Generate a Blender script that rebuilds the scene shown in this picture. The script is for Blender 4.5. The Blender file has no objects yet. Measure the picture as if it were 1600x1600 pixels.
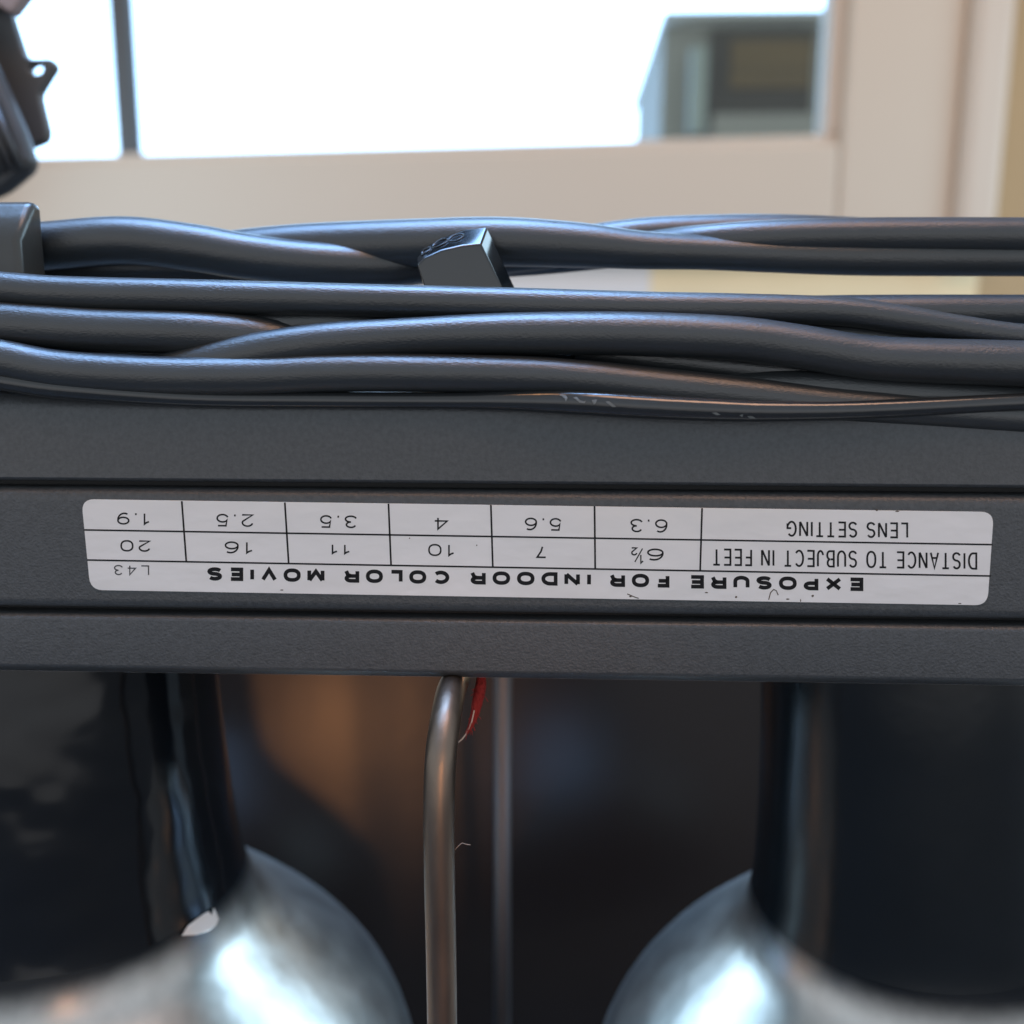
import bpy, bmesh, math, random
import numpy as np
from mathutils import Vector, Matrix, noise
from mathutils.bvhtree import BVHTree
random.seed(4)
S = bpy.context.scene
COL = S.collection
R = math.radians

# ------------------------------------------------------------------ camera
D = 0.115                      # lens to the face of the light bar (m)
F = 1300.0                     # focal length in photo pixels
cam = bpy.data.cameras.new('camera')
cam.sensor_width = 36.0
cam.lens = 36.0 * F / 1600.0
cam.clip_start = 0.005
cam.clip_end = 100
cam.dof.use_dof = True
cam.dof.focus_distance = 0.117
cam.dof.aperture_fstop = 11.5
cam.dof.aperture_blades = 0
camo = bpy.data.objects.new('camera', cam)
COL.objects.link(camo)
ROT = Matrix.Rotation(R(1.8), 3, 'Z') @ Matrix.Rotation(R(90 - 9.0), 3, 'X') @ Matrix.Rotation(R(0.23), 3, 'Z')
camo.matrix_world = Matrix.Translation((0, -D, 0)) @ ROT.to_4x4()
S.camera = camo
CP = Vector((0, -D, 0))

def ray(px, py):
    return (ROT @ Vector(((px - 800) / F, (800 - py) / F, -1.0))).normalized()

def P(px, py, Y=0.0):
    d = ray(px, py)
    return CP + d * ((Y + D) / d.y)

def ppm(px, py, Y):            # photo pixels per metre at that place
    p = P(px, py, Y)
    return F / -(ROT.transposed() @ (p - CP)).z

# ------------------------------------------------------------------ world: unseen room as a gradient, horizon band brightened as front fill
W = bpy.data.worlds.new('World')
S.world = W
W.use_nodes = True
wn, wl = W.node_tree.nodes, W.node_tree.links
wn.clear()
out = wn.new('ShaderNodeOutputWorld')
bg = wn.new('ShaderNodeBackground')
tc = wn.new('ShaderNodeTexCoord')
sp = wn.new('ShaderNodeSeparateXYZ')
wl.new(tc.outputs['Generated'], sp.inputs[0])
mr = wn.new('ShaderNodeMapRange')
mr.inputs[1].default_value = -1; mr.inputs[2].default_value = 1
wl.new(sp.outputs['Z'], mr.inputs[0])
rz = wn.new('ShaderNodeValToRGB')
rz.color_ramp.interpolation = 'B_SPLINE'
for i, (p, c) in enumerate([(0.0, (.10, .10, .11)), (0.34, (.44, .42, .42)), (0.49, (.93, .96, 1.0)),
                            (0.64, (.48, .55, .62)), (1.0, (.36, .37, .38))]):
    e = rz.color_ramp.elements[i] if i < 2 else rz.color_ramp.elements.new(p)
    e.position = p; e.color = c + (1,)
wl.new(mr.outputs[0], rz.inputs[0])
my = wn.new('ShaderNodeMapRange')          # front-to-back factor, even all round
my.inputs[1].default_value = -1; my.inputs[2].default_value = 0.2
my.inputs[3].default_value = 1.0; my.inputs[4].default_value = 1.0
wl.new(sp.outputs['Y'], my.inputs[0])
mm = wn.new('ShaderNodeMix'); mm.data_type = 'RGBA'; mm.blend_type = 'MULTIPLY'; mm.inputs[0].default_value = 1
wl.new(rz.outputs[0], mm.inputs[6]); wl.new(my.outputs[0], mm.inputs[7])
wl.new(mm.outputs[2], bg.inputs[0])
bg.inputs[1].default_value = 1.08
wl.new(bg.outputs[0], out.inputs[0])

# ------------------------------------------------------------------ lamps
def lamp(name, kind, loc, to, energy, color, **k):
    l = bpy.data.lights.new(name, kind)
    l.energy = energy; l.color = color
    for a, b in k.items(): setattr(l, a, b)
    o = bpy.data.objects.new(name, l)
    COL.objects.link(o)
    o.location = loc
    o.rotation_euler = (Vector(to) - Vector(loc)).to_track_quat('-Z', 'Y').to_euler()
    return o
lamp('side_window_light', 'AREA', (-.95, .62, .42), (0, 0, -.10), 5.6, (.50, .77, 1.0), shape='RECTANGLE', size=.5, size_y=.6)
lamp('far_side_window_light', 'AREA', (.98, .50, .42), (0, 0, -.10), 5.6, (.52, .79, 1.0), shape='RECTANGLE', size=.5, size_y=.6)
YP, TILT, YAW = .170, 14.0, 15.0            # the black board: where its middle stands, how it leans, how it is turned
PM = Matrix.Translation((0, YP, 0)) @ Matrix.Rotation(R(YAW), 4, 'Z') @ Matrix.Rotation(R(-TILT), 4, 'X')
PANEL_N = (PM.to_3x3() @ Vector((0, -1, 0))).normalized()
def mirrored(px, py, dist):                 # where a lamp stands whose image in the board is seen at a photo pixel
    v = ray(px, py)
    o = PM @ Vector((0, 0, -.10))
    h = CP + v * ((o - CP).dot(PANEL_N) / v.dot(PANEL_N))
    return h + (v - 2 * v.dot(PANEL_N) * PANEL_N) * dist
lamp('desk_lamp_light', 'SPOT', mirrored(530, 1115, .65), PM @ Vector((-.055, 0, -.108)), 4.6, (1.0, .42, .15), shadow_soft_size=.03, spot_size=R(9.5), spot_blend=.35)
lamp('skylight', 'AREA', (-.30, .12, 1.2), (-.30, .12, 0), 11, (.30, .55, 1.0), shape='RECTANGLE', size=1.0, size_y=.6, spread=R(84))
lamp('ceiling_light', 'AREA', (0.45, -.60, 1.55), (0, 0, 0), 7.0, (1.0, .56, .35), shape='RECTANGLE', size=.7, size_y=.4)

lamp('hanging_lamp_light', 'AREA', (-.30, -.42, 1.5), (0, 0, 0), 2.2, (1.0, .46, .18), shape='RECTANGLE', size=.45, size_y=.2)

# ------------------------------------------------------------------ picture
S.view_settings.view_transform = 'Standard'
S.view_settings.look = 'None'
S.view_settings.exposure = 0
S.view_settings.gamma = 1
S.view_settings.use_curve_mapping = False
S.cycles.max_bounces = 8
S.cycles.caustics_reflective = False
S.cycles.sample_clamp_indirect = 4

# ------------------------------------------------------------------ materials
def mat(name, col, rough=.5, metal=0.0, spec=.5, bump=None, mottle=None, coat=0, emit=None, grime=None):
    """bump=(scale, distance, stretch) noise bump; mottle=(scale, amount) slow change of colour and gloss"""
    m = bpy.data.materials.new(name)
    m.use_nodes = True
    n, l = m.node_tree.nodes, m.node_tree.links
    b = n['Principled BSDF']
    b.inputs['Base Color'].default_value = tuple(col) + (1,)
    b.inputs['Roughness'].default_value = rough
    b.inputs['Metallic'].default_value = metal
    b.inputs['Specular IOR Level'].default_value = spec
    b.inputs['Coat Weight'].default_value = coat
    b.inputs['Coat Roughness'].default_value = .08
    t = n.new('ShaderNodeTexCoord')
    def tex(scale, stretch=(1, 1, 1), detail=3):
        mp = n.new('ShaderNodeMapping'); mp.inputs['Scale'].default_value = stretch
        l.new(t.outputs['Object'], mp.inputs[0])
        x = n.new('ShaderNodeTexNoise'); x.inputs['Scale'].default_value = scale; x.inputs['Detail'].default_value = detail
        l.new(mp.outputs[0], x.inputs['Vector'])
        return x
    if mottle:
        x = tex(mottle[0], mottle[2] if len(mottle) > 2 else (1, 1, 1), 5)
        mx = n.new('ShaderNodeMix'); mx.data_type = 'RGBA'
        a = mottle[1]
        mx.inputs[6].default_value = tuple(c * (1 - a) for c in col) + (1,)
        mx.inputs[7].default_value = tuple(min(1, c * (1 + a)) for c in col) + (1,)
        l.new(x.outputs[0], mx.inputs[0]); l.new(mx.outputs[2], b.inputs['Base Color'])
        rr = n.new('ShaderNodeMapRange')
        rr.inputs[3].default_value = rough * (1 - .6 * a); rr.inputs[4].default_value = min(1, rough * (1 + .6 * a))
        l.new(x.outputs[0], rr.inputs[0]); l.new(rr.outputs[0], b.inputs['Roughness'])
    if bump:
        x = tex(bump[0], bump[2] if len(bump) > 2 else (1, 1, 1))
        bp = n.new('ShaderNodeBump'); bp.inputs['Distance'].default_value = bump[1]; bp.inputs['Strength'].default_value = 1
        l.new(x.outputs[0], bp.inputs['Height']); l.new(bp.outputs[0], b.inputs['Normal'])
    if emit:
        b.inputs['Emission Color'].default_value = tuple(emit[0]) + (1,)
        b.inputs['Emission Strength'].default_value = emit[1]
    return m

M = dict(
    paint=mat('grey_crinkle_paint', (.071, .077, .084), .38, .1, .5, (2700, .00009), (1600, .40)),
    groove=mat('groove_black', (.012, .012, .013), .6),
    trim=mat('bright_trim', (.75, .75, .74), .25, 1.0),
    label=mat('label_paper', (.83, .82, .82), .38, 0, .5, (110, .00022, (1, 1, 1.8)), (45, .05)),
    ink=mat('label_ink', (.014, .014, .016), .7, 0, .2),
    ink_thin=mat('label_ink_thin', (.05, .05, .055), .5),
    dirt=mat('label_dirt', (.10, .07, .05), .9),
    cord=mat('cord_rubber', (.026, .030, .033), .34, 0, .9, (1900, .00006, (1, 2.2, 2.2)), (90, .18)),
    cord_shiny=mat('worn_shiny_rubber', (.022, .025, .028), .13, 0, .8, (900, .000015, (1, 2.2, 2.2)), (90, .18)),
    cord_print=mat('worn_print', (.17, .18, .18), .8),
    gloss=mat('gloss_black', (.008, .011, .014), .10, 0, .8, (60, .0001), (80, .2), coat=.35),
    bracket=mat('bracket_grey', (.062, .064, .060), .28, .25, .5, (900, .00003)),
    steel=mat('worn_rod', (.215, .175, .14), .43, 1.0, .5, (700, .00008, (1, 1, .25)), (260, .30, (1, 1, .3))),
    steel2=mat('dull_rod', (.22, .19, .175), .45, 1.0),
    neck=mat('bulb_black_enamel', (.004, .007, .010), .23, 0, .5, (90, .0001), (70, .25)),
    neck_worn=mat('uneven_black_enamel', (.005, .007, .010), .10, 0, .45, (24, .0022), (70, .3)),
    silver=mat('bulb_frosted_silver', (.62, .625, .61), .34, 1.0, .5, (45, .0005), (150, .25)),
    chip=mat('chipped_enamel', (.80, .79, .77), .35, .3),
    panel=mat('panel_black', (.016, .012, .010), .31, 0, .20, (40, .0002), (18, .2)),
    thread=mat('red_thread', (.30, .032, .03), .9, 0, .2, (2500, .0003)),
    fibre=mat('fibre', (.55, .50, .45), .8),
    plastic=mat('dark_plastic', (.10, .10, .102), .42, 0, .5, (400, .0001)),
    plastic2=mat('grip_rubber', (.05, .052, .056), .40),
    cap=mat('cap_pink', (.38, .30, .29), .5),
    frame=mat('window_frame_paint', (.70, .58, .46), .55, 0, .4, (30, .0004), (4, .03)),
    frame2=mat('window_bead_paint', (.72, .60, .49), .7, 0, .4),
    frame2w=mat('pale_panel_paint', (.80, .77, .75), .6),
    wall=mat('wall_plaster', (.52, .375, .215), .8, 0, .2, (60, .001), (5, .06)),
    lowwall=mat('low_wall_paint', (.92, .75, .48), .8, 0, .2, (60, .001), (6, .10)),
    mullion=mat('mullion_grey', (.10, .105, .11), .5),
    reveal=mat('outer_sill_paint', (.45, .55, .62), .6),
    render=mat('house_render', (.25, .245, .23), .9, 0, .2, None, (1.5, .1)),
    blind=mat('olive_blind', (.11, .074, .034), .9, 0, .2, None, (4, .5, (.3, .3, 3))),
    post=mat('pale_post', (.25, .29, .28), .7),
    dark=mat('dark_opening', (.036, .028, .021), .8),
    roofw=mat('house_fascia', (.5, .52, .52), .7),
    table=mat('dark_table', (.045, .045, .048), .4, 0, .5, None, (6, .4, (1, 6, 1))),
)

# ------------------------------------------------------------------ helpers
def obj(name, bm_or_me, m, parent=None, smooth=False, bevel=0, seg=2):
    if isinstance(bm_or_me, bmesh.types.BMesh):
        me = bpy.data.meshes.new(name)
        bmesh.ops.recalc_face_normals(bm_or_me, faces=bm_or_me.faces)
        bm_or_me.to_mesh(me); bm_or_me.free()
    else:
        me = bm_or_me
    me.name = name
    me.materials.clear(); me.materials.append(m)
    for p in me.polygons: p.use_smooth = smooth
    o = bpy.data.objects.new(name, me)
    COL.objects.link(o)
    if parent: 
        o.parent = parent
        o.matrix_parent_inverse = parent_matrix(parent).inverted()
    if bevel:
        b = o.modifiers.new('bevel', 'BEVEL'); b.width = bevel; b.segments = seg; b.limit_method = 'ANGLE'; b.angle_limit = R(40)
        for p in me.polygons: p.use_smooth = True
        w = o.modifiers.new('wn', 'WEIGHTED_NORMAL'); w.keep_sharp = False
    return o

def parent_matrix(o):
    m = o.matrix_basis.copy()
    return m if not o.parent else parent_matrix(o.parent) @ o.matrix_parent_inverse @ m

def tag(o, label, cat, group=None, kind=None):
    if label: o['label'] = label
    if cat: o['category'] = cat
    if group: o['group'] = group
    if kind: o['kind'] = kind
    return o

def thing(name, loc, label, cat, group=None, rot=(0, 0, 0)):
    o = bpy.data.objects.new(name, None)
    o.empty_display_size = .02
    COL.objects.link(o)
    o.location = loc; o.rotation_euler = rot
    return tag(o, label, cat, group)

def box_bm(x0, x1, y0, y1, z0, z1, bm=None):
    bm = bm or bmesh.new()
    g = bmesh.ops.create_cube(bm, size=1)
    bmesh.ops.scale(bm, vec=(x1 - x0, y1 - y0, z1 - z0), verts=g['verts'])
    bmesh.ops.translate(bm, vec=((x0 + x1) / 2, (y0 + y1) / 2, (z0 + z1) / 2), verts=g['verts'])
    return bm

def extrude_profile(prof, x0, x1, n=24):       # closed (y, z) outline swept along x
    bm = bmesh.new()
    rows = []
    for i in range(n + 1):
        x = x0 + (x1 - x0) * i / n
        rows.append([bm.verts.new((x, y, z)) for y, z in prof])
    k = len(prof)
    for i in range(n):
        for j in range(k):
            bm.faces.new((rows[i][j], rows[i][(j + 1) % k], rows[i + 1][(j + 1) % k], rows[i + 1][j]))
    bm.faces.new(rows[0]); bm.faces.new(rows[-1][::-1])
    return bm

def curve_to_mesh(cu):
    o = bpy.data.objects.new('tmp', cu)
    COL.objects.link(o)
    dg = bpy.context.evaluated_depsgraph_get()
    me = bpy.data.meshes.new_from_object(o.evaluated_get(dg))
    bpy.data.objects.remove(o)
    return me

def plate(name, outlines, Y, thick, m, parent=None, bevel=0.0004):
    """outlines given in photo pixels, taken at depth Y, as one solid plate with that front"""
    cu = bpy.data.curves.new(name, 'CURVE')
    cu.dimensions = '2D'; cu.fill_mode = 'BOTH'
    cu.extrude = thick / 2 - bevel; cu.bevel_depth = bevel; cu.bevel_resolution = 2; cu.offset = -bevel
    for pts in outlines:
        s = cu.splines.new('POLY'); s.points.add(len(pts) - 1); s.use_cyclic_u = True
        for q, (px, py) in zip(s.points, pts):
            w = P(px, py, Y); q.co = (w.x, w.z, 0, 1)
    me = curve_to_mesh(cu)
    me.transform(Matrix(((1, 0, 0, 0), (0, 0, -1, Y + thick / 2), (0, 1, 0, 0), (0, 0, 0, 1))))
    o = obj(name, me, m, parent)
    o.data.polygons.foreach_set('use_smooth', [False] * len(me.polygons))
    return o

def round_poly(pts, r, n=4):
    res = []
    k = len(pts)
    for i in range(k):
        a, b, c = (Vector(pts[(i + j) % k]) for j in (-1, 0, 1))
        rr = min(r, (a - b).length * .45, (c - b).length * .45)
        p, q = b + (a - b).normalized() * rr, b + (c - b).normalized() * rr
        for j in range(n + 1):
            t = j / n
            res.append(tuple(p * (1 - t) ** 2 + b * 2 * t * (1 - t) + q * t * t))
    return res

def spline(pts, n):
    """Catmull-Rom through rows of numbers, n samples per gap"""
    A = np.array(pts, float)
    A = np.vstack([2 * A[0] - A[1], A, 2 * A[-1] - A[-2]])
    res = []
    for i in range(1, len(A) - 2):
        p0, p1, p2, p3 = A[i - 1:i + 3]
        for j in range(n):
            t = j / n
            res.append(.5 * (2 * p1 + (p2 - p0) * t + (2 * p0 - 5 * p1 + 4 * p2 - p3) * t * t + (3 * p1 - p0 - 3 * p2 + p3) * t ** 3))
    res.append(A[-2])
    return res

def tube_bm(path, radii, ring=20, bm=None, flat=1.0, roll=None):
    bm = bm or bmesh.new()
    path = [Vector(p) for p in path]
    up = Vector((0, 0, 1))
    rows = []
    T0 = (path[1] - path[0]).normalized()
    N = T0.orthogonal().normalized()
    for i, p in enumerate(path):
        T = (path[min(i + 1, len(path) - 1)] - path[max(i - 1, 0)]).normalized()
        N = (N - T * N.dot(T)).normalized()
        B = T.cross(N)
        r = radii[i] if hasattr(radii, '__len__') else radii
        rows.append([bm.verts.new(p + (N * math.cos(a) + B * math.sin(a)) * r) for a in (2 * math.pi * k / ring for k in range(ring))])
    for i in range(len(rows) - 1):
        for k in range(ring):
            bm.faces.new((rows[i][k], rows[i][(k + 1) % ring], rows[i + 1][(k + 1) % ring], rows[i + 1][k]))
    bm.faces.new(rows[0][::-1]); bm.faces.new(rows[-1])
    return bm

def bvh_of(o):
    dg = bpy.context.evaluated_depsgraph_get()
    dg.update()
    return BVHTree.FromObject(o, dg), o.matrix_world.copy()

# ------------------------------------------------------------------ the wall with the window
WY, WYAW = 1.05, -4.5                       # the wall's distance and turn
WM = Matrix.Translation((0, WY, 0)) @ Matrix.Rotation(R(WYAW), 4, 'Z')
WMI = WM.inverted()
def PW(px, py, d=0.0):                      # a photo pixel on the wall plane, d towards the room -> (x, z) in the wall's own axes
    c, v = WMI @ CP, WMI.to_3x3() @ ray(px, py)
    p = c + v * ((-d - c.y) / v.y)
    return p.x, p.z
def wbox(px0, px1, py0, py1, d0, d1, bm=None, dref=0.0):
    x0, _ = PW(px0, 240, dref); x1, _ = PW(px1, 240, dref)
    _, z1 = PW(900, py0, dref); _, z0 = PW(900, py1, dref)
    return box_bm(x0, x1, -d1, -d0, z0, z1, bm)

wall = thing('wall', (0, 0, 0), 'tan plastered room wall around the white window', 'wall')
wall.matrix_basis = WM
xl, _ = PW(-560, 240); xr, _ = PW(1535, 240)
x_open_r, zb = PW(1300, 236); x_open_l, _ = PW(-420, 236)
_, z_frame_b = PW(900, 412)
ztop = zb + 3.5
def local(name, bm, m, parent, **k):
    o = obj(name, bm, m, parent, **k); o.matrix_parent_inverse.identity(); return o
local('right_pier', box_bm(xr, xr + 1.6, -.02, .18, -.9, ztop + .5), M['wall'], wall)
local('left_pier', box_bm(xl - 1.6, xl, -.02, .18, -.9, ztop + .5), M['wall'], wall)
local('lintel', box_bm(xl, xr, -.02, .18, ztop + .12, ztop + .5), M['wall'], wall)
local('dado', box_bm(xl, xr, -.02, .18, -.9, z_frame_b), M['lowwall'], wall)

xp0, _ = PW(480, 440); xp1, _ = PW(1015, 440)
local('pale_panel', box_bm(xp0, xp1, -.0205, .03, -.9, z_frame_b - .002), M['frame2w'], wall)
win = thing('window', (0, 0, 0), 'big bright window with cream painted frame behind the light bar', 'window')
win.matrix_basis = WM
frames = local('frame', box_bm(xl, x_open_l, -.045, .05, z_frame_b, ztop + .12), M['frame'], win, bevel=.006)
fb = box_bm(x_open_l, x_open_r, -.045, .05, z_frame_b, zb)
local('bottom_rail', fb, M['frame'], win, bevel=.008, seg=3)
x1a, _ = PW(1475, 240); x1b, _ = PW(1478, 240); x1c, _ = PW(1520, 240)
local('side_stile', box_bm(x_open_r, x1a, -.045, .05, z_frame_b, ztop + .12), M['frame'], win, bevel=.008, seg=3)
local('casing', box_bm(x1a, xr, -.065, .05, z_frame_b, ztop + .12), M['frame2'], win, bevel=.012, seg=3)
local('top_rail', box_bm(x_open_l, x_open_r, -.045, .05, ztop, ztop + .12), M['frame'], win, bevel=.006)
bead = bmesh.new()
bw = .018
box_bm(x_open_l, x_open_r, -.03, .02, zb, zb + bw * .7, bead)
box_bm(x_open_r - bw, x_open_r, -.0301, .0201, zb + bw * .7, ztop, bead)
local('glazing_bead', bead, M['frame2'], win, bevel=.004)
local('outer_sill', box_bm(x_open_l, x_open_r, .06, .20, zb - .05, zb - .004), M['reveal'], win)
g = bpy.data.materials.new('window_glass'); g.use_nodes = True
n, l = g.node_tree.nodes, g.node_tree.links
n.clear()
o_ = n.new('ShaderNodeOutputMaterial'); tr = n.new('ShaderNodeBsdfTransparent'); gl = n.new('ShaderNodeBsdfGlossy')
gl.inputs['Roughness'].default_value = .02; tr.inputs[0].default_value = (.94, .97, .97, 1)
fr = n.new('ShaderNodeFresnel'); mx = n.new('ShaderNodeMixShader')
l.new(fr.outputs[0], mx.inputs[0]); l.new(tr.outputs[0], mx.inputs[1]); l.new(gl.outputs[0], mx.inputs[2]); l.new(mx.outputs[0], o_.inputs[0])
local('glass_pane', box_bm(x_open_l, x_open_r, .0, .006, zb, ztop), g, win)
xm0, _ = PW(189, 150); xm1, _ = PW(220, 150)
mb = box_bm(xm0, xm1, -.02, .0, zb + .013, ztop)
local('mullion', mb, M['mullion'], win, bevel=.003)

# outside: sky sheet, a neighbour's house
SK = bpy.data.materials.new('sky_glow'); SK.use_nodes = True
n, l = SK.node_tree.nodes, SK.node_tree.links
n.clear()
o_ = n.new('ShaderNodeOutputMaterial'); em = n.new('ShaderNodeEmission')
em.inputs[0].default_value = (.44, .68, 1.0, 1); em.inputs[1].default_value = 6.0
l.new(em.outputs[0], o_.inputs[0])
sky = obj('sky', box_bm(-18, 18, 9, 9.05, -6, 26), SK); tag(sky, 'white overexposed sky outside the window', 'sky', kind='structure')

HY = 4.2
house = thing('house', P(1180, 205, HY), 'grey neighbouring house with a dark olive opening seen through the window', 'house')
def hbox(px0, px1, py0, py1, y0, y1):
    a, b = P(px0, py1, HY), P(px1, py0, HY)
    return box_bm(a.x, b.x, HY + y0, HY + y1, a.z, b.z)
obj('wall', hbox(1028, 1420, 28, 420, .06, 1.2), M['render'], house)
obj('fascia', hbox(1034, 1420, 20, 32, -.05, 1.3), M['roofw'], house)
obj('opening', hbox(1108, 1275, 42, 184, .02, .10), M['dark'], house)
obj('blind', hbox(1140, 1270, 62, 138, -.004, .018), M['blind'], house)
obj('post', hbox(1072, 1100, 85, 215, -.10, -.01), M['post'], house)
obj('plinth', hbox(1100, 1420, 184, 420, -.08, .055), M['render'], house)

# ------------------------------------------------------------------ table under it all
ZT = -.205
tag(obj('table_top', box_bm(-.9, .9, -.5, .75, ZT - .03, ZT), M['table']), 'dark table under the lamp', 'table', kind='structure')

# ------------------------------------------------------------------ black board behind the bulbs
zt = P(800, 950, YP).z
bb = box_bm(-.30, .30, 0, .004, -.30, zt / math.cos(R(TILT)))
bmesh.ops.transform(bb, matrix=PM, verts=bb.verts)
g_ = bmesh.ops.bisect_plane(bb, geom=bb.verts[:] + bb.edges[:] + bb.faces[:], plane_co=(0, 0, ZT), plane_no=(0, 0, -1), clear_outer=True)
bmesh.ops.holes_fill(bb, edges=bb.edges[:])
tag(obj('black_board', bb, M['panel']), 'glossy black board leaning upright on the table behind the two bulbs', 'board')

# ------------------------------------------------------------------ the movie light
light = thing('movie_light', (0, .02, ZT), 'dark grey movie light bar with white exposure label stuck on its face', 'movie light')
zc = lambda y, Y=0.0: P(800, y, Y).z
XW = .21
zA0, zA1 = zc(757), zc(636)
# top rail: the strip above the label, rolled back at its top where the cord lies
top = [(0, zA0), (-.0003, zA0 + .0006), (.0, zA0 + .003), (.0004, zA1 - .0008), (.0011, zA1 + .0008), (.0026, zA1 + .0017), (.005, zA1 + .002), (.048, zA1 + .002), (.048, zA0)]
obj('top_rail', extrude_profile(top, -XW, XW), M['paint'], light, smooth=False, bevel=.0005)
zB0, zB1 = zc(959.5), zc(767)
mid = [(.002, zB0), (.0003, zB0 + .0002), (-.0003, zB0 + .0009), (-.0004, zB0 + .0017), (-.0004, zB1 - .0019), (-.0002, zB1 - .0009), (.0005, zB1 - .0002), (.002, zB1), (.046, zB1), (.046, zB0)]
obj('label_panel', extrude_profile(mid, -XW, XW), M['paint'], light, bevel=.0003)
zC0, zC1 = zc(1065), zc(968)
bot = [(.0022, zC0), (.0012, zC0 + .00015), (-.0002, zC0 + .0013), (-.0004, zC0 + .0018), (-.0004, zC1 - .0008), (.0001, zC1 - .0002), (.001, zC1), (.046, zC1), (.046, zC0)]
obj('bottom_rail', extrude_profile(bot, -XW, XW), M['paint'], light, bevel=.0003)
obj('groove_backing', box_bm(-XW + .001, XW - .001, .003, .044, zC0 + .001, zA1 - .001), M['groove'], light)
obj('edge_trim', box_bm(-XW, XW, .0024, .0029, zC0 - .00030, zC0 + .0003), M['trim'], light)

# label ---------------------------------------------------------------
YL = -.00056
lab_px = round_poly([(127, 780), (1553, 800), (1543, 946), (141, 922)], 20, 6)
lab = plate('exposure_label', [lab_px], YL, .00014, M['label'], light, bevel=.00003)
YT = YL - .00002
def quad_strip(bm, pts, w):                 # a thin drawn line through photo pixels
    for (ax, ay), (bx, by) in zip(pts, pts[1:]):
        d = Vector((bx - ax, by - ay)).normalized(); nn = Vector((-d.y, d.x)) * w / 2
        vs = [bm.verts.new(P(x + s * nn.x, y + s * nn.y, YT)) for x, y, s in ((ax, ay, 1), (bx, by, 1), (bx, by, -1), (ax, ay, -1))]
        bm.faces.new(vs)
bm = bmesh.new()
quad_strip(bm, [(131, 828), (1551, 851)], 2.6)
quad_strip(bm, [(136, 875), (1548, 900)], 2.6)
for a, b in (((284, 783), (291, 877)), ((445, 785), (451, 880)), ((607, 787), (611, 883)), ((767, 789), (770, 886)), ((929, 791), (930, 889)), ((1097, 794), (1094, 892))):
    quad_strip(bm, [a, b], 2.8)
obj('ruled_lines', bm, M['ink'], lab)

def arc(cx, cy, rx, ry, a0, a1, n=14, e=1.0):
    res = []
    for k in range(n + 1):
        a = R(a0 + (a1 - a0) * k / n); c, q = math.cos(a), math.sin(a)
        res.append((cx + rx * math.copysign(abs(c) ** e, c), cy + ry * math.copysign(abs(q) ** e, q)))
    return res
OVAL = arc(.5, .5, .5, .5, 90, 450, 28, .86)
SIX = [arc(.5, .31, .5, .31, 180, 540, 24), arc(.60, .38, .60, .62, 62, 190, 14)]
GLYPH = {                                    # strokes of a plain grotesque in a unit box, and the width of the box
 'O': (1.0, [OVAL]), '0': (.8, [OVAL]), '1': (.42, [[(.0, .76), (.45, .86), (.75, 1), (.75, 0)]]),
 '2': (.72, [arc(.5, .70, .48, .30, 172, -28) + [(.0, 0), (1, 0)]]), '3': (.72, [arc(.46, .76, .44, .24, 165, -90), arc(.47, .26, .53, .26, 90, -165)]),
 '4': (.76, [[(.74, 0), (.74, 1), (0, .27), (1, .27)]]), '5': (.72, [[(.92, 1), (.16, 1), (.06, .48)] + arc(.48, .33, .52, .33, 132, -162)]),
 '6': (.76, SIX), '9': (.76, [[(1 - x, 1 - y) for x, y in q] for q in SIX]), '7': (.70, [[(0, 1), (1, 1), (.55, .45), (.38, 0)]]), '.': (.10, [[(.5, -.02), (.5, .15)]]),
 'A': (.9, [[(0, 0), (.5, 1), (1, 0)], [(.17, .34), (.83, .34)]]), 'B': (.8, [[(.5, .53), (0, .53), (0, 1), (.55, 1)] + arc(.55, .765, .38, .235, 90, -90) , [(0, .53), (0, 0), (.58, 0)] + arc(.58, .265, .42, .265, -90, 90)]),
 'C': (.95, [arc(.52, .5, .52, .5, 42, 318, 22)]), 'D': (.9, [[(0, 0), (0, 1), (.45, 1)] + arc(.45, .5, .55, .5, 90, -90) + [(0, 0)]]),
 'E': (.78, [[(1, 1), (0, 1), (0, 0), (1, 0)], [(0, .52), (.93, .52)]]), 'F': (.72, [[(1, 1), (0, 1), (0, 0)], [(0, .50), (.90, .50)]]),
 'G': (.98, [arc(.5, .5, .5, .5, 45, 325, 22) + [(1, .2), (1, .46), (.56, .46)]]), 'I': (.06, [[(.5, 0), (.5, 1)]]),
 'J': (.62, [[(1, 1), (1, .3)] + arc(.5, .3, .5, .3, 0, -172)]), 'L': (.70, [[(0, 1), (0, 0), (1, 0)]]),
 'M': (1.0, [[(0, 0), (0, 1)], [(0.02, 1), (.5, .08), (.98, 1)], [(1, 1), (1, 0)]]), 'N': (.85, [[(0, 0), (0, 1)], [(.02, 1), (.98, 0)], [(1, 0), (1, 1)]]),
 'P': (.78, [[(0, 0), (0, 1), (.55, 1)] + arc(.55, .73, .45, .27, 90, -90) + [(0, .46)]]),
 'R': (.84, [[(0, 0), (0, 1), (.58, 1)] + arc(.58, .75, .40, .25, 90, -90) + [(0, .50)], [(.58, .50), (.84, .40), (.92, .2), (1, 0)]]),
 'S': (.84, [arc(.5, .745, .47, .255, 28, 270, 14) + arc(.5, .245, .5, .245, 90, -158, 14)]), 'T': (.80, [[(0, 1), (1, 1)], [(.5, 1), (.5, 0)]]),
 'U': (.88, [[(0, 1), (0, .36)] + arc(.5, .36, .5, .36, 180, 360) + [(1, 1)]]), 'V': (.9, [[(0, 1), (.5, 0), (1, 1)]]), 'X': (.9, [[(0, 0), (1, 1)], [(0, 1), (1, 0)]]),
}
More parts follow.
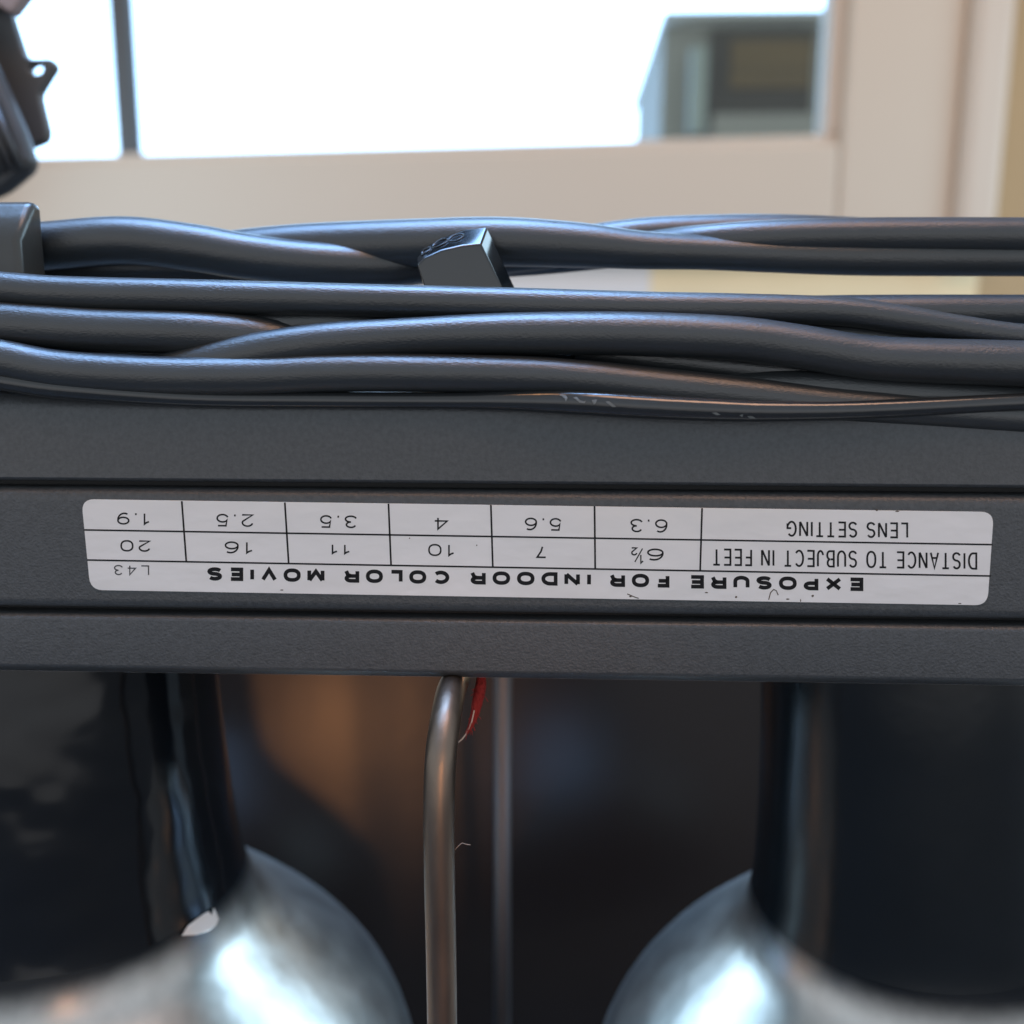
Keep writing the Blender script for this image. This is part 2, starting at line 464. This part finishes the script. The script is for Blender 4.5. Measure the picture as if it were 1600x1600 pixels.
def stroke(bm, pts, w):                       # mitred ribbon through photo pixels on the label
    p = [Vector(q) for q in pts]
    p = [q for k, q in enumerate(p) if k == 0 or (q - p[k - 1]).length > .05]
    closed = (p[0] - p[-1]).length < .1
    if closed: p = p[:-1]
    rows = []
    for k, q in enumerate(p):
        a = p[k - 1] if (k or closed) else None
        b = p[(k + 1) % len(p)] if (k < len(p) - 1 or closed) else None
        d0 = (q - a).normalized() if a is not None else (b - q).normalized()
        d1 = (b - q).normalized() if b is not None else d0
        n0, n1 = Vector((-d0.y, d0.x)), Vector((-d1.y, d1.x))
        m = n0 + n1
        m = n1 if m.length < .2 else m.normalized() / max(.45, m.normalized().dot(n1))
        rows.append([bm.verts.new(P(q.x + sg * m.x * w / 2, q.y + sg * m.y * w / 2, YT)) for sg in (1, -1)])
    for k in range(len(rows) - (0 if closed else 1)):
        r0, r1 = rows[k], rows[(k + 1) % len(rows)]
        bm.faces.new((r0[0], r1[0], r1[1], r0[1]))

def text(s, x0, x1, y0, y1, m='ink', w=2.5, gap=.30):
    """upside-down word filling the pixel box (y0 at the top of the picture, at the box's middle x), strokes w pixels wide"""
    ws = [(.30 if c == ' ' else GLYPH[c][0]) for c in s]
    nat = sum(ws) + gap * (len(s) - 1)
    fw = w
    k = (x1 - x0 - fw * len(s)) / nat
    bm = bmesh.new()
    u = 0.0
    for c, gw in zip(s, ws):
        if c != ' ':
            for q in GLYPH[c][1]:
                pts = []
                for x, y in q:
                    px = x1 - (u + fw / 2 + x * gw * k) if gw > .08 else x1 - (u + fw / 2 + .5 * gw * k)
                    py = y0 + w / 2 + y * (y1 - y0 - w) + .0155 * (px - (x0 + x1) / 2)
                    pts.append((px, py))
                stroke(bm, pts, w)
        u += fw + (gw + gap) * k
    return obj('lettering', bm, M[m], lab)
for s, a, b, c, d in (('1.9', 183, 234, 801, 820), ('2.5', 338, 396, 803, 823), ('3.5', 500, 557, 805, 825), ('4', 678, 700, 808, 828),
                      ('5.6', 820, 877, 809, 829), ('6.3', 985, 1043, 811, 832), ('20', 188, 235, 844, 862), ('16', 351, 395, 846, 865),
                      ('11', 516, 547, 850, 866), ('10', 669, 710, 850, 869), ('7', 838, 854, 853, 872), ('6', 1011, 1037, 857, 876)):
    text(s, a, b, c, d, w=2.5 if len(s) > 1 else 2.6, gap=.34)
text('1', 999, 1006, 866, 881, w=2.2); text('2', 986, 996, 855, 868, w=2.2)
bm = bmesh.new(); quad_strip(bm, [(992, 878), (1004, 857)], 1.8); obj('lettering', bm, M['ink'], lab)
text('LENS SETTING', 1229, 1419, 815, 840, w=3.0, gap=.28)
text('DISTANCE TO SUBJECT IN FEET', 1113, 1527, 860, 887, w=3.0, gap=.28)
for s, a, b, ym in (('MOVIES', 324, 507, 898), ('COLOR', 538, 702, 901), ('INDOOR', 735, 924, 904), ('FOR', 953, 1046, 907), ('EXPOSURE', 1077, 1349, 911)):
    text(s, a, b, ym - 10.5, ym + 10.5, w=5.9, gap=.50)
text('L43', 178, 233, 883, 899, m='ink_thin', w=1.9, gap=.45)
for px, py, w, h in ((1270, 931, 4, 4), (1231, 936, 5, 2.4), (1251, 938, 1.6, 5), (1104, 926, 6, 2), (1150, 933, 4, 3), (985, 932, 5, 2), (1370, 797, 4, 4), (1402, 799, 8, 2), (640, 841, 2, 2), (745, 852, 2, 2), (440, 922, 5, 2), (1500, 943, 5, 2)):
    bm = bmesh.new()
    bm.faces.new([bm.verts.new(P(px + w / 2 * math.cos(a) * random.uniform(.7, 1.2), py + h / 2 * math.sin(a) * random.uniform(.7, 1.2), YT)) for a in (k * math.pi / 4 for k in range(8))])
    obj('dirt_speck', bm, M['dirt'], lab)
for pts in ([(1201, 937), (1204, 926), (1209, 921), (1213, 923), (1216, 930)], [(980, 928), (992, 933), (998, 935)]):
    bm = bmesh.new(); stroke(bm, pts, 1.5); obj('dirt_speck', bm, M['dirt'], lab)

# cord prong -------------------------------------------------------------
bm = bmesh.new()
front = [(652, 414), (664, 402), (690, 391), (722, 384), (751, 381), (786, 452), (770, 520), (690, 520), (664, 452)]
back_ = [(650, 405), (662, 389), (690, 371), (728, 358), (761, 354), (806, 452), (792, 520), (690, 520), (664, 452)]
YH = .013
vf = [bm.verts.new(P(x, y, YH)) for x, y in front]
vb = [bm.verts.new(P(x, y, YH + .0034)) for x, y in back_]
bm.faces.new(vf); bm.faces.new(vb[::-1])
for i in range(len(vf)):
    bm.faces.new((vf[i], vb[i], vb[(i + 1) % len(vf)], vf[(i + 1) % len(vf)]))
hook = obj('cord_prong', bm, M['gloss'], light, bevel=.0003, seg=3)
hook.modifiers['bevel'].harden_normals = True; hook.modifiers.remove(hook.modifiers['wn'])
tag(hook, 'short glossy black prong with a chamfered tip and modelled glare rings', None)
bm = bmesh.new()
def on_top(a, b):                         # a along the chamfer left to right, b from its front edge to its rear edge
    i = min(3, int(a * 4)); t = a * 4 - i
    p = Vector(vfc[i]).lerp(Vector(vfc[i + 1]), t); q = Vector(vbc[i]).lerp(Vector(vbc[i + 1]), t)
    return p.lerp(q, b)
vfc = [P(x, y, YH) for x, y in front[:5]]; vbc = [P(x, y, YH + .0034) for x, y in back_[:5]]
for c, ra, rb in ((.26, .09, .20), (.47, .10, .22), (.66, .08, .20)):
    pts = [on_top(c + ra * math.cos(k * math.pi / 8), .58 + rb * math.sin(k * math.pi / 8)) + Vector((0, -.00005, .00012)) for k in range(17)]
    tube_bm(pts, .00011, 6, bm)
obj('glare_rings', bm, M['gloss'], hook, smooth=True)  # raised rings shaped to stand for reflection glare on the tip

# left bracket ------------------------------------------------------------
YB = .0100
pb = [(YB, P(20, 520, YB).z), (YB, P(20, 372, YB).z), (YB + .0030, P(20, 328, YB).z), (YB + .0046, P(20, 314, YB + .0046).z), (YB + .007, P(20, 314, YB + .0046).z), (YB + .007, P(20, 520, YB).z)]
xe = P(29, 380, YB).x
obj('cord_bracket', extrude_profile(pb, xe - .045, xe, 1), M['bracket'], light, bevel=.0014, seg=4)

# rear panel & rods ----------------------------------------------------------
p0, p1 = P(785, 955, .075), P(786, 1700, .075)
p0.x = p1.x = P(785, 1250, .075).x; p1.z = ZT
bm = tube_bm([p0 + (p1 - p0) * k / 20 for k in range(21)], 14 / ppm(785, 1150, .075), 20)
obj('rear_rod', bm, M['steel2'], light, smooth=True)
rod_px = [(718, 1040, .016, 22), (712, 1062, .006, 24), (704, 1084, -.0012, 25), (697, 1120, -.0055, 25.5), (690, 1170, -.0085, 26), (687, 1220, -.0098, 25.5), (686, 1290, -.0103, 25), (687, 1380, -.010, 25), (689, 1480, -.0095, 25), (691, 1600, -.009, 25), (693, 1760, -.0085, 25), (695, 1950, -.008, 25)]
path, rad = [], []
rr = 24.5 / ppm(700, 1250, -.009)
for x, y, Y, r in spline(rod_px, 10):
    path.append(P(x, y, Y)); rad.append(rr)
path.append(Vector((path[-1].x, path[-1].y, ZT))); rad.append(rr)
obj('handle_rod', tube_bm(path, rad, 28), M['steel'], light, smooth=True)

# ------------------------------------------------------------------ red thread tied behind the rod
bm = bmesh.new()
pts = [(752, 1052, .006, 7), (751, 1072, .005, 10), (747, 1092, .004, 10), (742, 1115, .0032, 8), (736, 1133, .0028, 5.5), (728, 1148, .0024, 2.5)]
pth = spline(pts, 8)
for q in range(6):
    a0 = q * math.pi / 3
    path = [P(x + 4.2 * math.cos(a0 + i * .22) * r / 12, y, Y + .00035 * math.sin(a0 + i * .22)) for i, (x, y, Y, r) in enumerate(pth)]
    tube_bm(path, [.55 * r / 12 * 12 / ppm(745, 1100, .003) for x, y, Y, r in pth], 8, bm)
for q in range(26):
    k = random.randrange(2, len(pth) - 1); x, y, Y, r = pth[k]
    d = Vector((random.uniform(-1, 1), random.uniform(-.3, 1)))
    path = [P(x + d.x * r * (.5 + t * .9), y + d.y * 16 * t + 4 * t * t, Y - .0008 - .0004 * t) for t in (0, .3, .6, 1)]
    tube_bm(path, .00005, 4, bm)
tag(obj('red_thread', bm, M['thread'], smooth=True), 'frayed red thread knotted behind the bent metal rod', 'thread')
bm = bmesh.new()
tube_bm([P(x, y, -.0095) for x, y in ((709, 1330), (716, 1322), (722, 1317), (728, 1319), (735, 1320))], .000038, 5, bm)
tube_bm([P(x, y, .002) for x, y in ((741, 1110), (737, 1128), (729, 1146), (722, 1155), (716, 1160))], .00010, 5, bm)
tag(obj('loose_fibre', bm, M['fibre'], smooth=True), 'tiny pale loose fibre clinging to the metal rod', 'fibre')

# ------------------------------------------------------------------ the two bulbs
def bulb(label, axis_top, axis_bot, prof, Y, paint_y):
    """prof: (photo row, half-width in px) of the turned outline; above paint_y it is black enamel"""
    a, b = P(*axis_top, Y), P(*axis_bot, Y)
    ax = (b - a).normalized()
    root = thing('light_bulb', a, label, 'light bulb', 'reflector bulbs under the bar')
    s = spline(prof, 8)
    rows = []
    for y, r in s:
        t = (y - axis_top[1]) / (axis_bot[1] - axis_top[1])
        cx = axis_top[0] + (axis_bot[0] - axis_top[0]) * t
        p = P(cx, y, Y)
        z = (p.z - a.z) / ax.z
        c = a + ax * z
        rows.append((z, r / ppm(cx, y, Y), y))
    q = ax.to_track_quat('Z', 'Y').to_matrix()
    NS = 96
    def turned(sel, jitter):
        bm = bmesh.new(); rings = []
        for z, r, y in sel:
            ring = []
            for k in range(NS):
                an = 2 * math.pi * k / NS
                zz = z
                if jitter and abs(y - paint_y) < .5: zz += .0012 * noise.noise((math.cos(an) * 3, math.sin(an) * 3, axis_top[0]))
                ring.append(bm.verts.new(a + q @ Vector((r * math.cos(an), r * math.sin(an), zz))))
            rings.append(ring)
        for i in range(len(rings) - 1):
            for k in range(NS):
                bm.faces.new((rings[i][k], rings[i][(k + 1) % NS], rings[i + 1][(k + 1) % NS], rings[i + 1][k]))
        return bm, rings
    up = [r for r in rows if r[2] <= paint_y]; lo = [r for r in rows if r[2] >= paint_y - 12]
    up2 = [(z, r + .00003, y) for z, r, y in up]
    bm, rg = turned(up2, True)
    neck = obj('neck', bm, M['neck_worn' if 'chipped' in label else 'neck'], root, smooth=True)
    bm, rg = turned(lo, False)
    bm.faces.new(rg[-1])
    sm = M['silver'].copy(); sm.name = 'bulb_frosted_silver'
    n, l = sm.node_tree.nodes, sm.node_tree.links
    pb = n['Principled BSDF']
    ge = n.new('ShaderNodeNewGeometry'); sx = n.new('ShaderNodeSeparateXYZ'); l.new(ge.outputs['Position'], sx.inputs[0])
    nz = n.new('ShaderNodeTexNoise'); nz.inputs['Scale'].default_value = 110; nz.inputs['Detail'].default_value = 3; l.new(ge.outputs['Position'], nz.inputs['Vector'])
    ad = n.new('ShaderNodeMath'); ad.operation = 'MULTIPLY_ADD'; ad.inputs[1].default_value = .0022; l.new(nz.outputs[0], ad.inputs[0]); l.new(sx.outputs['Z'], ad.inputs[2])
    zp = (a + ax * up[-1][0]).z
    ov = n.new('ShaderNodeMapRange'); ov.interpolation_type = 'SMOOTHSTEP'
    ov.inputs[1].default_value = zp - .0075; ov.inputs[2].default_value = zp + .0002     # enamel thins out into overspray
    l.new(ad.outputs[0], ov.inputs[0])
    bk = n.new('ShaderNodeBsdfPrincipled'); bk.inputs['Base Color'].default_value = (.005, .008, .012, 1); bk.inputs['Roughness'].default_value = .2; bk.inputs['Specular IOR Level'].default_value = .3
    ms = n.new('ShaderNodeMixShader')
    l.new(ov.outputs[0], ms.inputs[0]); l.new(pb.outputs[0], ms.inputs[1]); l.new(bk.outputs[0], ms.inputs[2])
    l.new(ms.outputs[0], n['Material Output'].inputs[0])
    refl = obj('reflector', bm, sm, root, smooth=True)
    return root, neck, refl
PR = [(950, 206), (1000, 206), (1060, 207), (1150, 208), (1250, 212), (1330, 217), (1385, 223), (1425, 234), (1455, 252), (1485, 285), (1530, 342), (1595, 412), (1670, 468), (1760, 500), (1840, 500), (1890, 490), (1925, 455), (1942, 360), (1950, 160), (1951, 20)]
bulb_r = bulb('reflector bulb with smooth intact black neck, right of the bent rod', (1404, 1030), (1412, 1900), PR, .030, 1392)
PL = [(950, 208), (1000, 210), (1060, 213), (1150, 219), (1250, 228), (1310, 235), (1360, 243), (1395, 254), (1425, 272), (1460, 310), (1510, 370), (1575, 438), (1650, 490), (1740, 515), (1820, 512), (1880, 500), (1920, 455), (1940, 360), (1948, 160), (1950, 20)]
bulb_l = bulb('reflector bulb with chipped black neck, left of the bent rod', (112, 1030), (150, 1900), PL, .030, 1362)

bpy.context.view_layer.update()
def hit(o, px, py, lift=.00006):
    t, mw = bvh_of(o)
    mi = mw.inverted()
    loc, nor, i, dd = t.ray_cast(mi @ CP, mi.to_3x3() @ ray(px, py))
    if loc is None: return None
    w = mw @ loc
    return w - ray(px, py) * lift
def decal(name, polys, targets, m, parent, lift=.0001):
    bm = bmesh.new()
    trees = [bvh_of(t) for t in (targets if isinstance(targets, list) else [targets])]
    for poly in polys:
        vs = []
        for px, py in poly:
            best = None
            for t, mw in trees:
                mi = mw.inverted()
                loc, nor, i, dd = t.ray_cast(mi @ CP, mi.to_3x3() @ ray(px, py))
                if loc is not None and (best is None or dd < best[0]): best = (dd, mw @ loc)
            if best: vs.append(bm.verts.new(best[1] - ray(px, py) * lift))
        if len(vs) > 2: bm.faces.new(vs)
    return obj(name, bm, m, parent)
for root, neck, refl in (bulb_l,):
    decal('chipped_patch', [[(284, 1462), (294, 1446), (304, 1438), (318, 1428), (326, 1424), (331, 1430), (334, 1418), (338, 1426), (342, 1436), (338, 1446), (326, 1455), (306, 1461)]], [neck, refl], M['chip'], neck, lift=.0006)

# ------------------------------------------------------------------ the power cord, wound in front of and behind the prong
cord = thing('power_cord', (0, .012, zA1 + .003), 'black rubber power cord coiled in twisted loops along the top of the bar', 'power cord')
STR = {
 'F1': [(-160, 415, .0045, 26), (0, 425, .004, 26), (100, 432, .004, 26), (300, 437, .004, 26), (600, 445, .004, 25), (800, 450, .004, 25), (1000, 456, .004, 24), (1150, 459, .004, 23), (1300, 464, .004, 22), (1400, 476, .004, 22), (1500, 493, .004, 20), (1600, 507, .004, 19), (1760, 520, .005, 19)],
 'F2': [(-160, 462, .003, 34), (0, 472, .003, 34), (150, 482, .003, 33), (300, 487, .003, 33), (400, 495, .004, 31), (480, 510, .006, 30), (560, 528, .0075, 29), (700, 548, .008, 28), (900, 572, .008, 28), (1030, 582, .0065, 27), (1120, 579, .0045, 27), (1250, 577, .003, 27), (1400, 588, .0025, 27), (1600, 603, .002, 28), (1760, 612, .002, 28)],
 'F2b': [(150, 520, .0100, 24), (260, 505, .0085, 24), (370, 488, .0068, 24), (450, 482, .0060, 24), (530, 483, .0058, 24), (620, 492, .0062, 24), (750, 506, .0075, 24), (900, 522, .0085, 24)],
 'F3': [(-160, 560, .008, 26), (60, 550, .007, 26), (180, 553, .0045, 27), (250, 553, .003, 28), (330, 536, .0018, 29), (420, 517, .0012, 30), (520, 504, .001, 30), (640, 497, .001, 29), (750, 491, .001, 31), (850, 488, .001, 33), (1000, 488, .001, 34), (1150, 495, .001, 34), (1250, 508, .001, 34), (1350, 524, .001, 34), (1450, 529, .001, 35), (1600, 533, .001, 36), (1760, 540, .001, 36)],
 'F10': [(-160, 505, .009, 34), (0, 515, .009, 34), (150, 520, .009, 34), (350, 518, .0095, 34), (500, 520, .0095, 32)],
 'F4': [(-160, 500, 0, 30), (0, 530, 0, 30), (100, 548, 0, 30), (250, 557, 0, 30), (400, 557, 0, 30), (500, 553, 0, 30), (600, 552, 0, 30), (800, 556, 0, 29), (900, 562, 0, 28), (1000, 572, .0005, 28), (1150, 588, .0008, 27), (1300, 606, .0008, 25), (1450, 618, .001, 24), (1600, 628, .001, 24), (1760, 636, .001, 24)],
 'F8': [(-160, 560, -.0002, 15), (0, 578, -.0002, 16), (100, 590, -.0002, 17), (300, 608, 0, 14), (500, 612, 0, 13), (700, 613, -.0002, 13), (800, 610, -.0006, 16), (900, 608, -.001, 20), (1000, 614, -.001, 20), (1100, 620, -.001, 19), (1200, 625, -.001, 17), (1350, 625, -.0008, 15), (1600, 614, -.0005, 14), (1760, 608, 0, 14)],
 'F7': [(950, 520, .0095, 24), (1060, 506, .0085, 24), (1150, 499, .0075, 24), (1250, 500, .0065, 24), (1330, 505, .006, 24), (1420, 516, .006, 24), (1550, 540, .007, 24), (1760, 560, .008, 24)],
 'F9': [(900, 520, .006, 26), (1050, 536, .005, 26), (1200, 552, .0045, 26), (1400, 560, .004, 24), (1600, 574, .004, 22), (1760, 580, .004, 22)],
 'F6': [(1000, 485, .016, 24), (1120, 470, .0155, 26), (1250, 463, .015, 27), (1400, 461, .015, 27), (1600, 461, .015, 27), (1760, 461, .014, 27)],
 'B1': [(-160, 362, .021, 36), (50, 350, .021, 36), (190, 340, .021, 36), (300, 351, .021, 36), (380, 365, .021, 35), (480, 378, .0215, 33), (600, 384, .024, 31), (700, 377, .027, 30), (800, 366, .029, 30), (900, 355, .030, 30), (1000, 342, .030, 29), (1100, 337, .030, 28), (1200, 336, .030, 28), (1300, 339, .030, 28), (1450, 347, .030, 27), (1600, 352, .029, 27), (1760, 355, .028, 27)],
 'B5': [(-160, 400, .026, 24), (0, 398, .026, 25), (200, 392, .026, 26), (400, 394, .028, 26), (550, 400, .029, 26), (700, 392, .033, 24), (800, 384, .034, 23), (950, 366, .034, 22), (1050, 352, .034, 22)],
 'B2': [(-160, 372, .029, 30), (60, 380, .029, 32), (200, 384, .029, 33), (300, 374, .028, 34), (360, 363, .027, 35), (420, 356, .026, 35), (500, 350, .025, 36), (650, 344, .023, 37), (780, 341, .022, 37), (900, 349, .0215, 34), (1000, 362, .021, 29), (1100, 369, .021, 26), (1200, 373, .021, 26), (1350, 376, .021, 27), (1600, 377, .021, 27), (1760, 378, .021, 27)],
 'B4': [(600, 392, .035, 24), (800, 384, .033, 24), (940, 372, .029, 24), (1030, 360, .026, 25), (1100, 352, .0225, 26), (1200, 345, .021, 27), (1350, 341, .0205, 28), (1600, 341, .020, 28), (1760, 343, .020, 28)],
}
CT = {}
for name, pts in STR.items():
    s = spline(pts, 14)
    path = [P(x, y + r, Y) for x, y, Y, r in s]
    rad = [r / ppm(x, y + r, Y) for x, y, Y, r in s]
    front_side = name[0] == 'F' and name != 'F6'
    for end in (0, -1):                       # round the end of the coil
        if abs(s[end][0] - 800) < 900: continue
        sg = -1 if end == 0 else 1
        e = path[end]; ym = .0125
        arc = [Vector((e.x + sg * .016 * math.sin(t), ym + (e.y - ym) * math.cos(t), e.z)) for t in (k * math.pi / 2 / 9 for k in range(1, 10))]
        if end == 0:
            path = arc[::-1] + path; rad = [rad[0]] * 9 + rad
        else:
            path += arc; rad += [rad[-1]] * 9
    CT[name] = obj('cord_loop', tube_bm(path, rad, 24), M['cord_shiny' if name == 'F8' else 'cord'], cord, smooth=True)
bpy.context.view_layer.update()
marks = [[(874, 618), (878, 616), (884, 617), (887, 622), (884, 627), (882, 622), (878, 619)],
         [(895, 621), (901, 620), (906, 625), (912, 627), (916, 626), (913, 630), (905, 629), (900, 624)],
         [(924, 625), (933, 624), (931, 630), (928, 632)],
         [(946, 627), (952, 627), (958, 631), (963, 636), (957, 636), (950, 631)],
         [(1112, 645), (1119, 644), (1126, 648), (1120, 649)], [(1155, 649), (1161, 647), (1160, 652)], [(1167, 650), (1175, 650), (1182, 654), (1172, 654)]]
for q in marks: decal('worn_print', [q], CT['F8'], M['cord_print'], CT['F8'])

# ------------------------------------------------------------------ dark clamp hanging in at the left
clamp = thing('equipment_clamp', P(0, 300, .10), 'dark grey plastic clamp with a holed ear and ribbed grip at left edge', 'clamp')
YK = .10
body = round_poly([(-160, -140), (-20, -140), (-5, -40), (17, 24), (36, 82), (46, 91), (80, 90), (87, 102), (60, 146), (74, 204), (70, 220), (40, 232), (-160, 250)], 6, 4)
hole = [(55 + 10.5 * math.cos(k * math.pi / 8), 107 + 8 * math.sin(k * math.pi / 8)) for k in range(16)]
plate('body', [body, hole], YK, .003, M['plastic'], clamp, bevel=.0008)
plate('cap', [round_poly([(-160, -150), (60, -150), (64, -40), (17, 22), (-8, 6), (-160, -20)], 8)], YK - .004, .0035, M['cap'], clamp, bevel=.0008)
YG = YK - .012
grip = plate('grip', [round_poly([(-160, -60), (-70, -20), (0, 132), (31, 204), (45, 248), (40, 264), (0, 298), (-160, 360)], 14, 5)], YG, .006, M['plastic2'], clamp, bevel=.0025)
for k in range(7):
    ox = -k * 13
    a, b = P(2 + ox - 10, 160, YG), P(35 + ox, 262 + k * 4, YG)
    bm = tube_bm([a + Vector((0, -.0006, 0)), a.lerp(b, .5) + Vector((0, -.0011, 0)), b + Vector((0, -.0006, 0))], 5.5 / ppm(20, 200, YG), 10)
    obj('rib', bm, M['plastic2'], grip, smooth=True)
p = P(-125, 100, YK + .0015)
obj('stem', tube_bm([Vector((p.x, p.y + .006, ZT)), Vector((p.x, p.y + .006, p.z + .03))], .005, 20), M['plastic'], clamp, smooth=True)
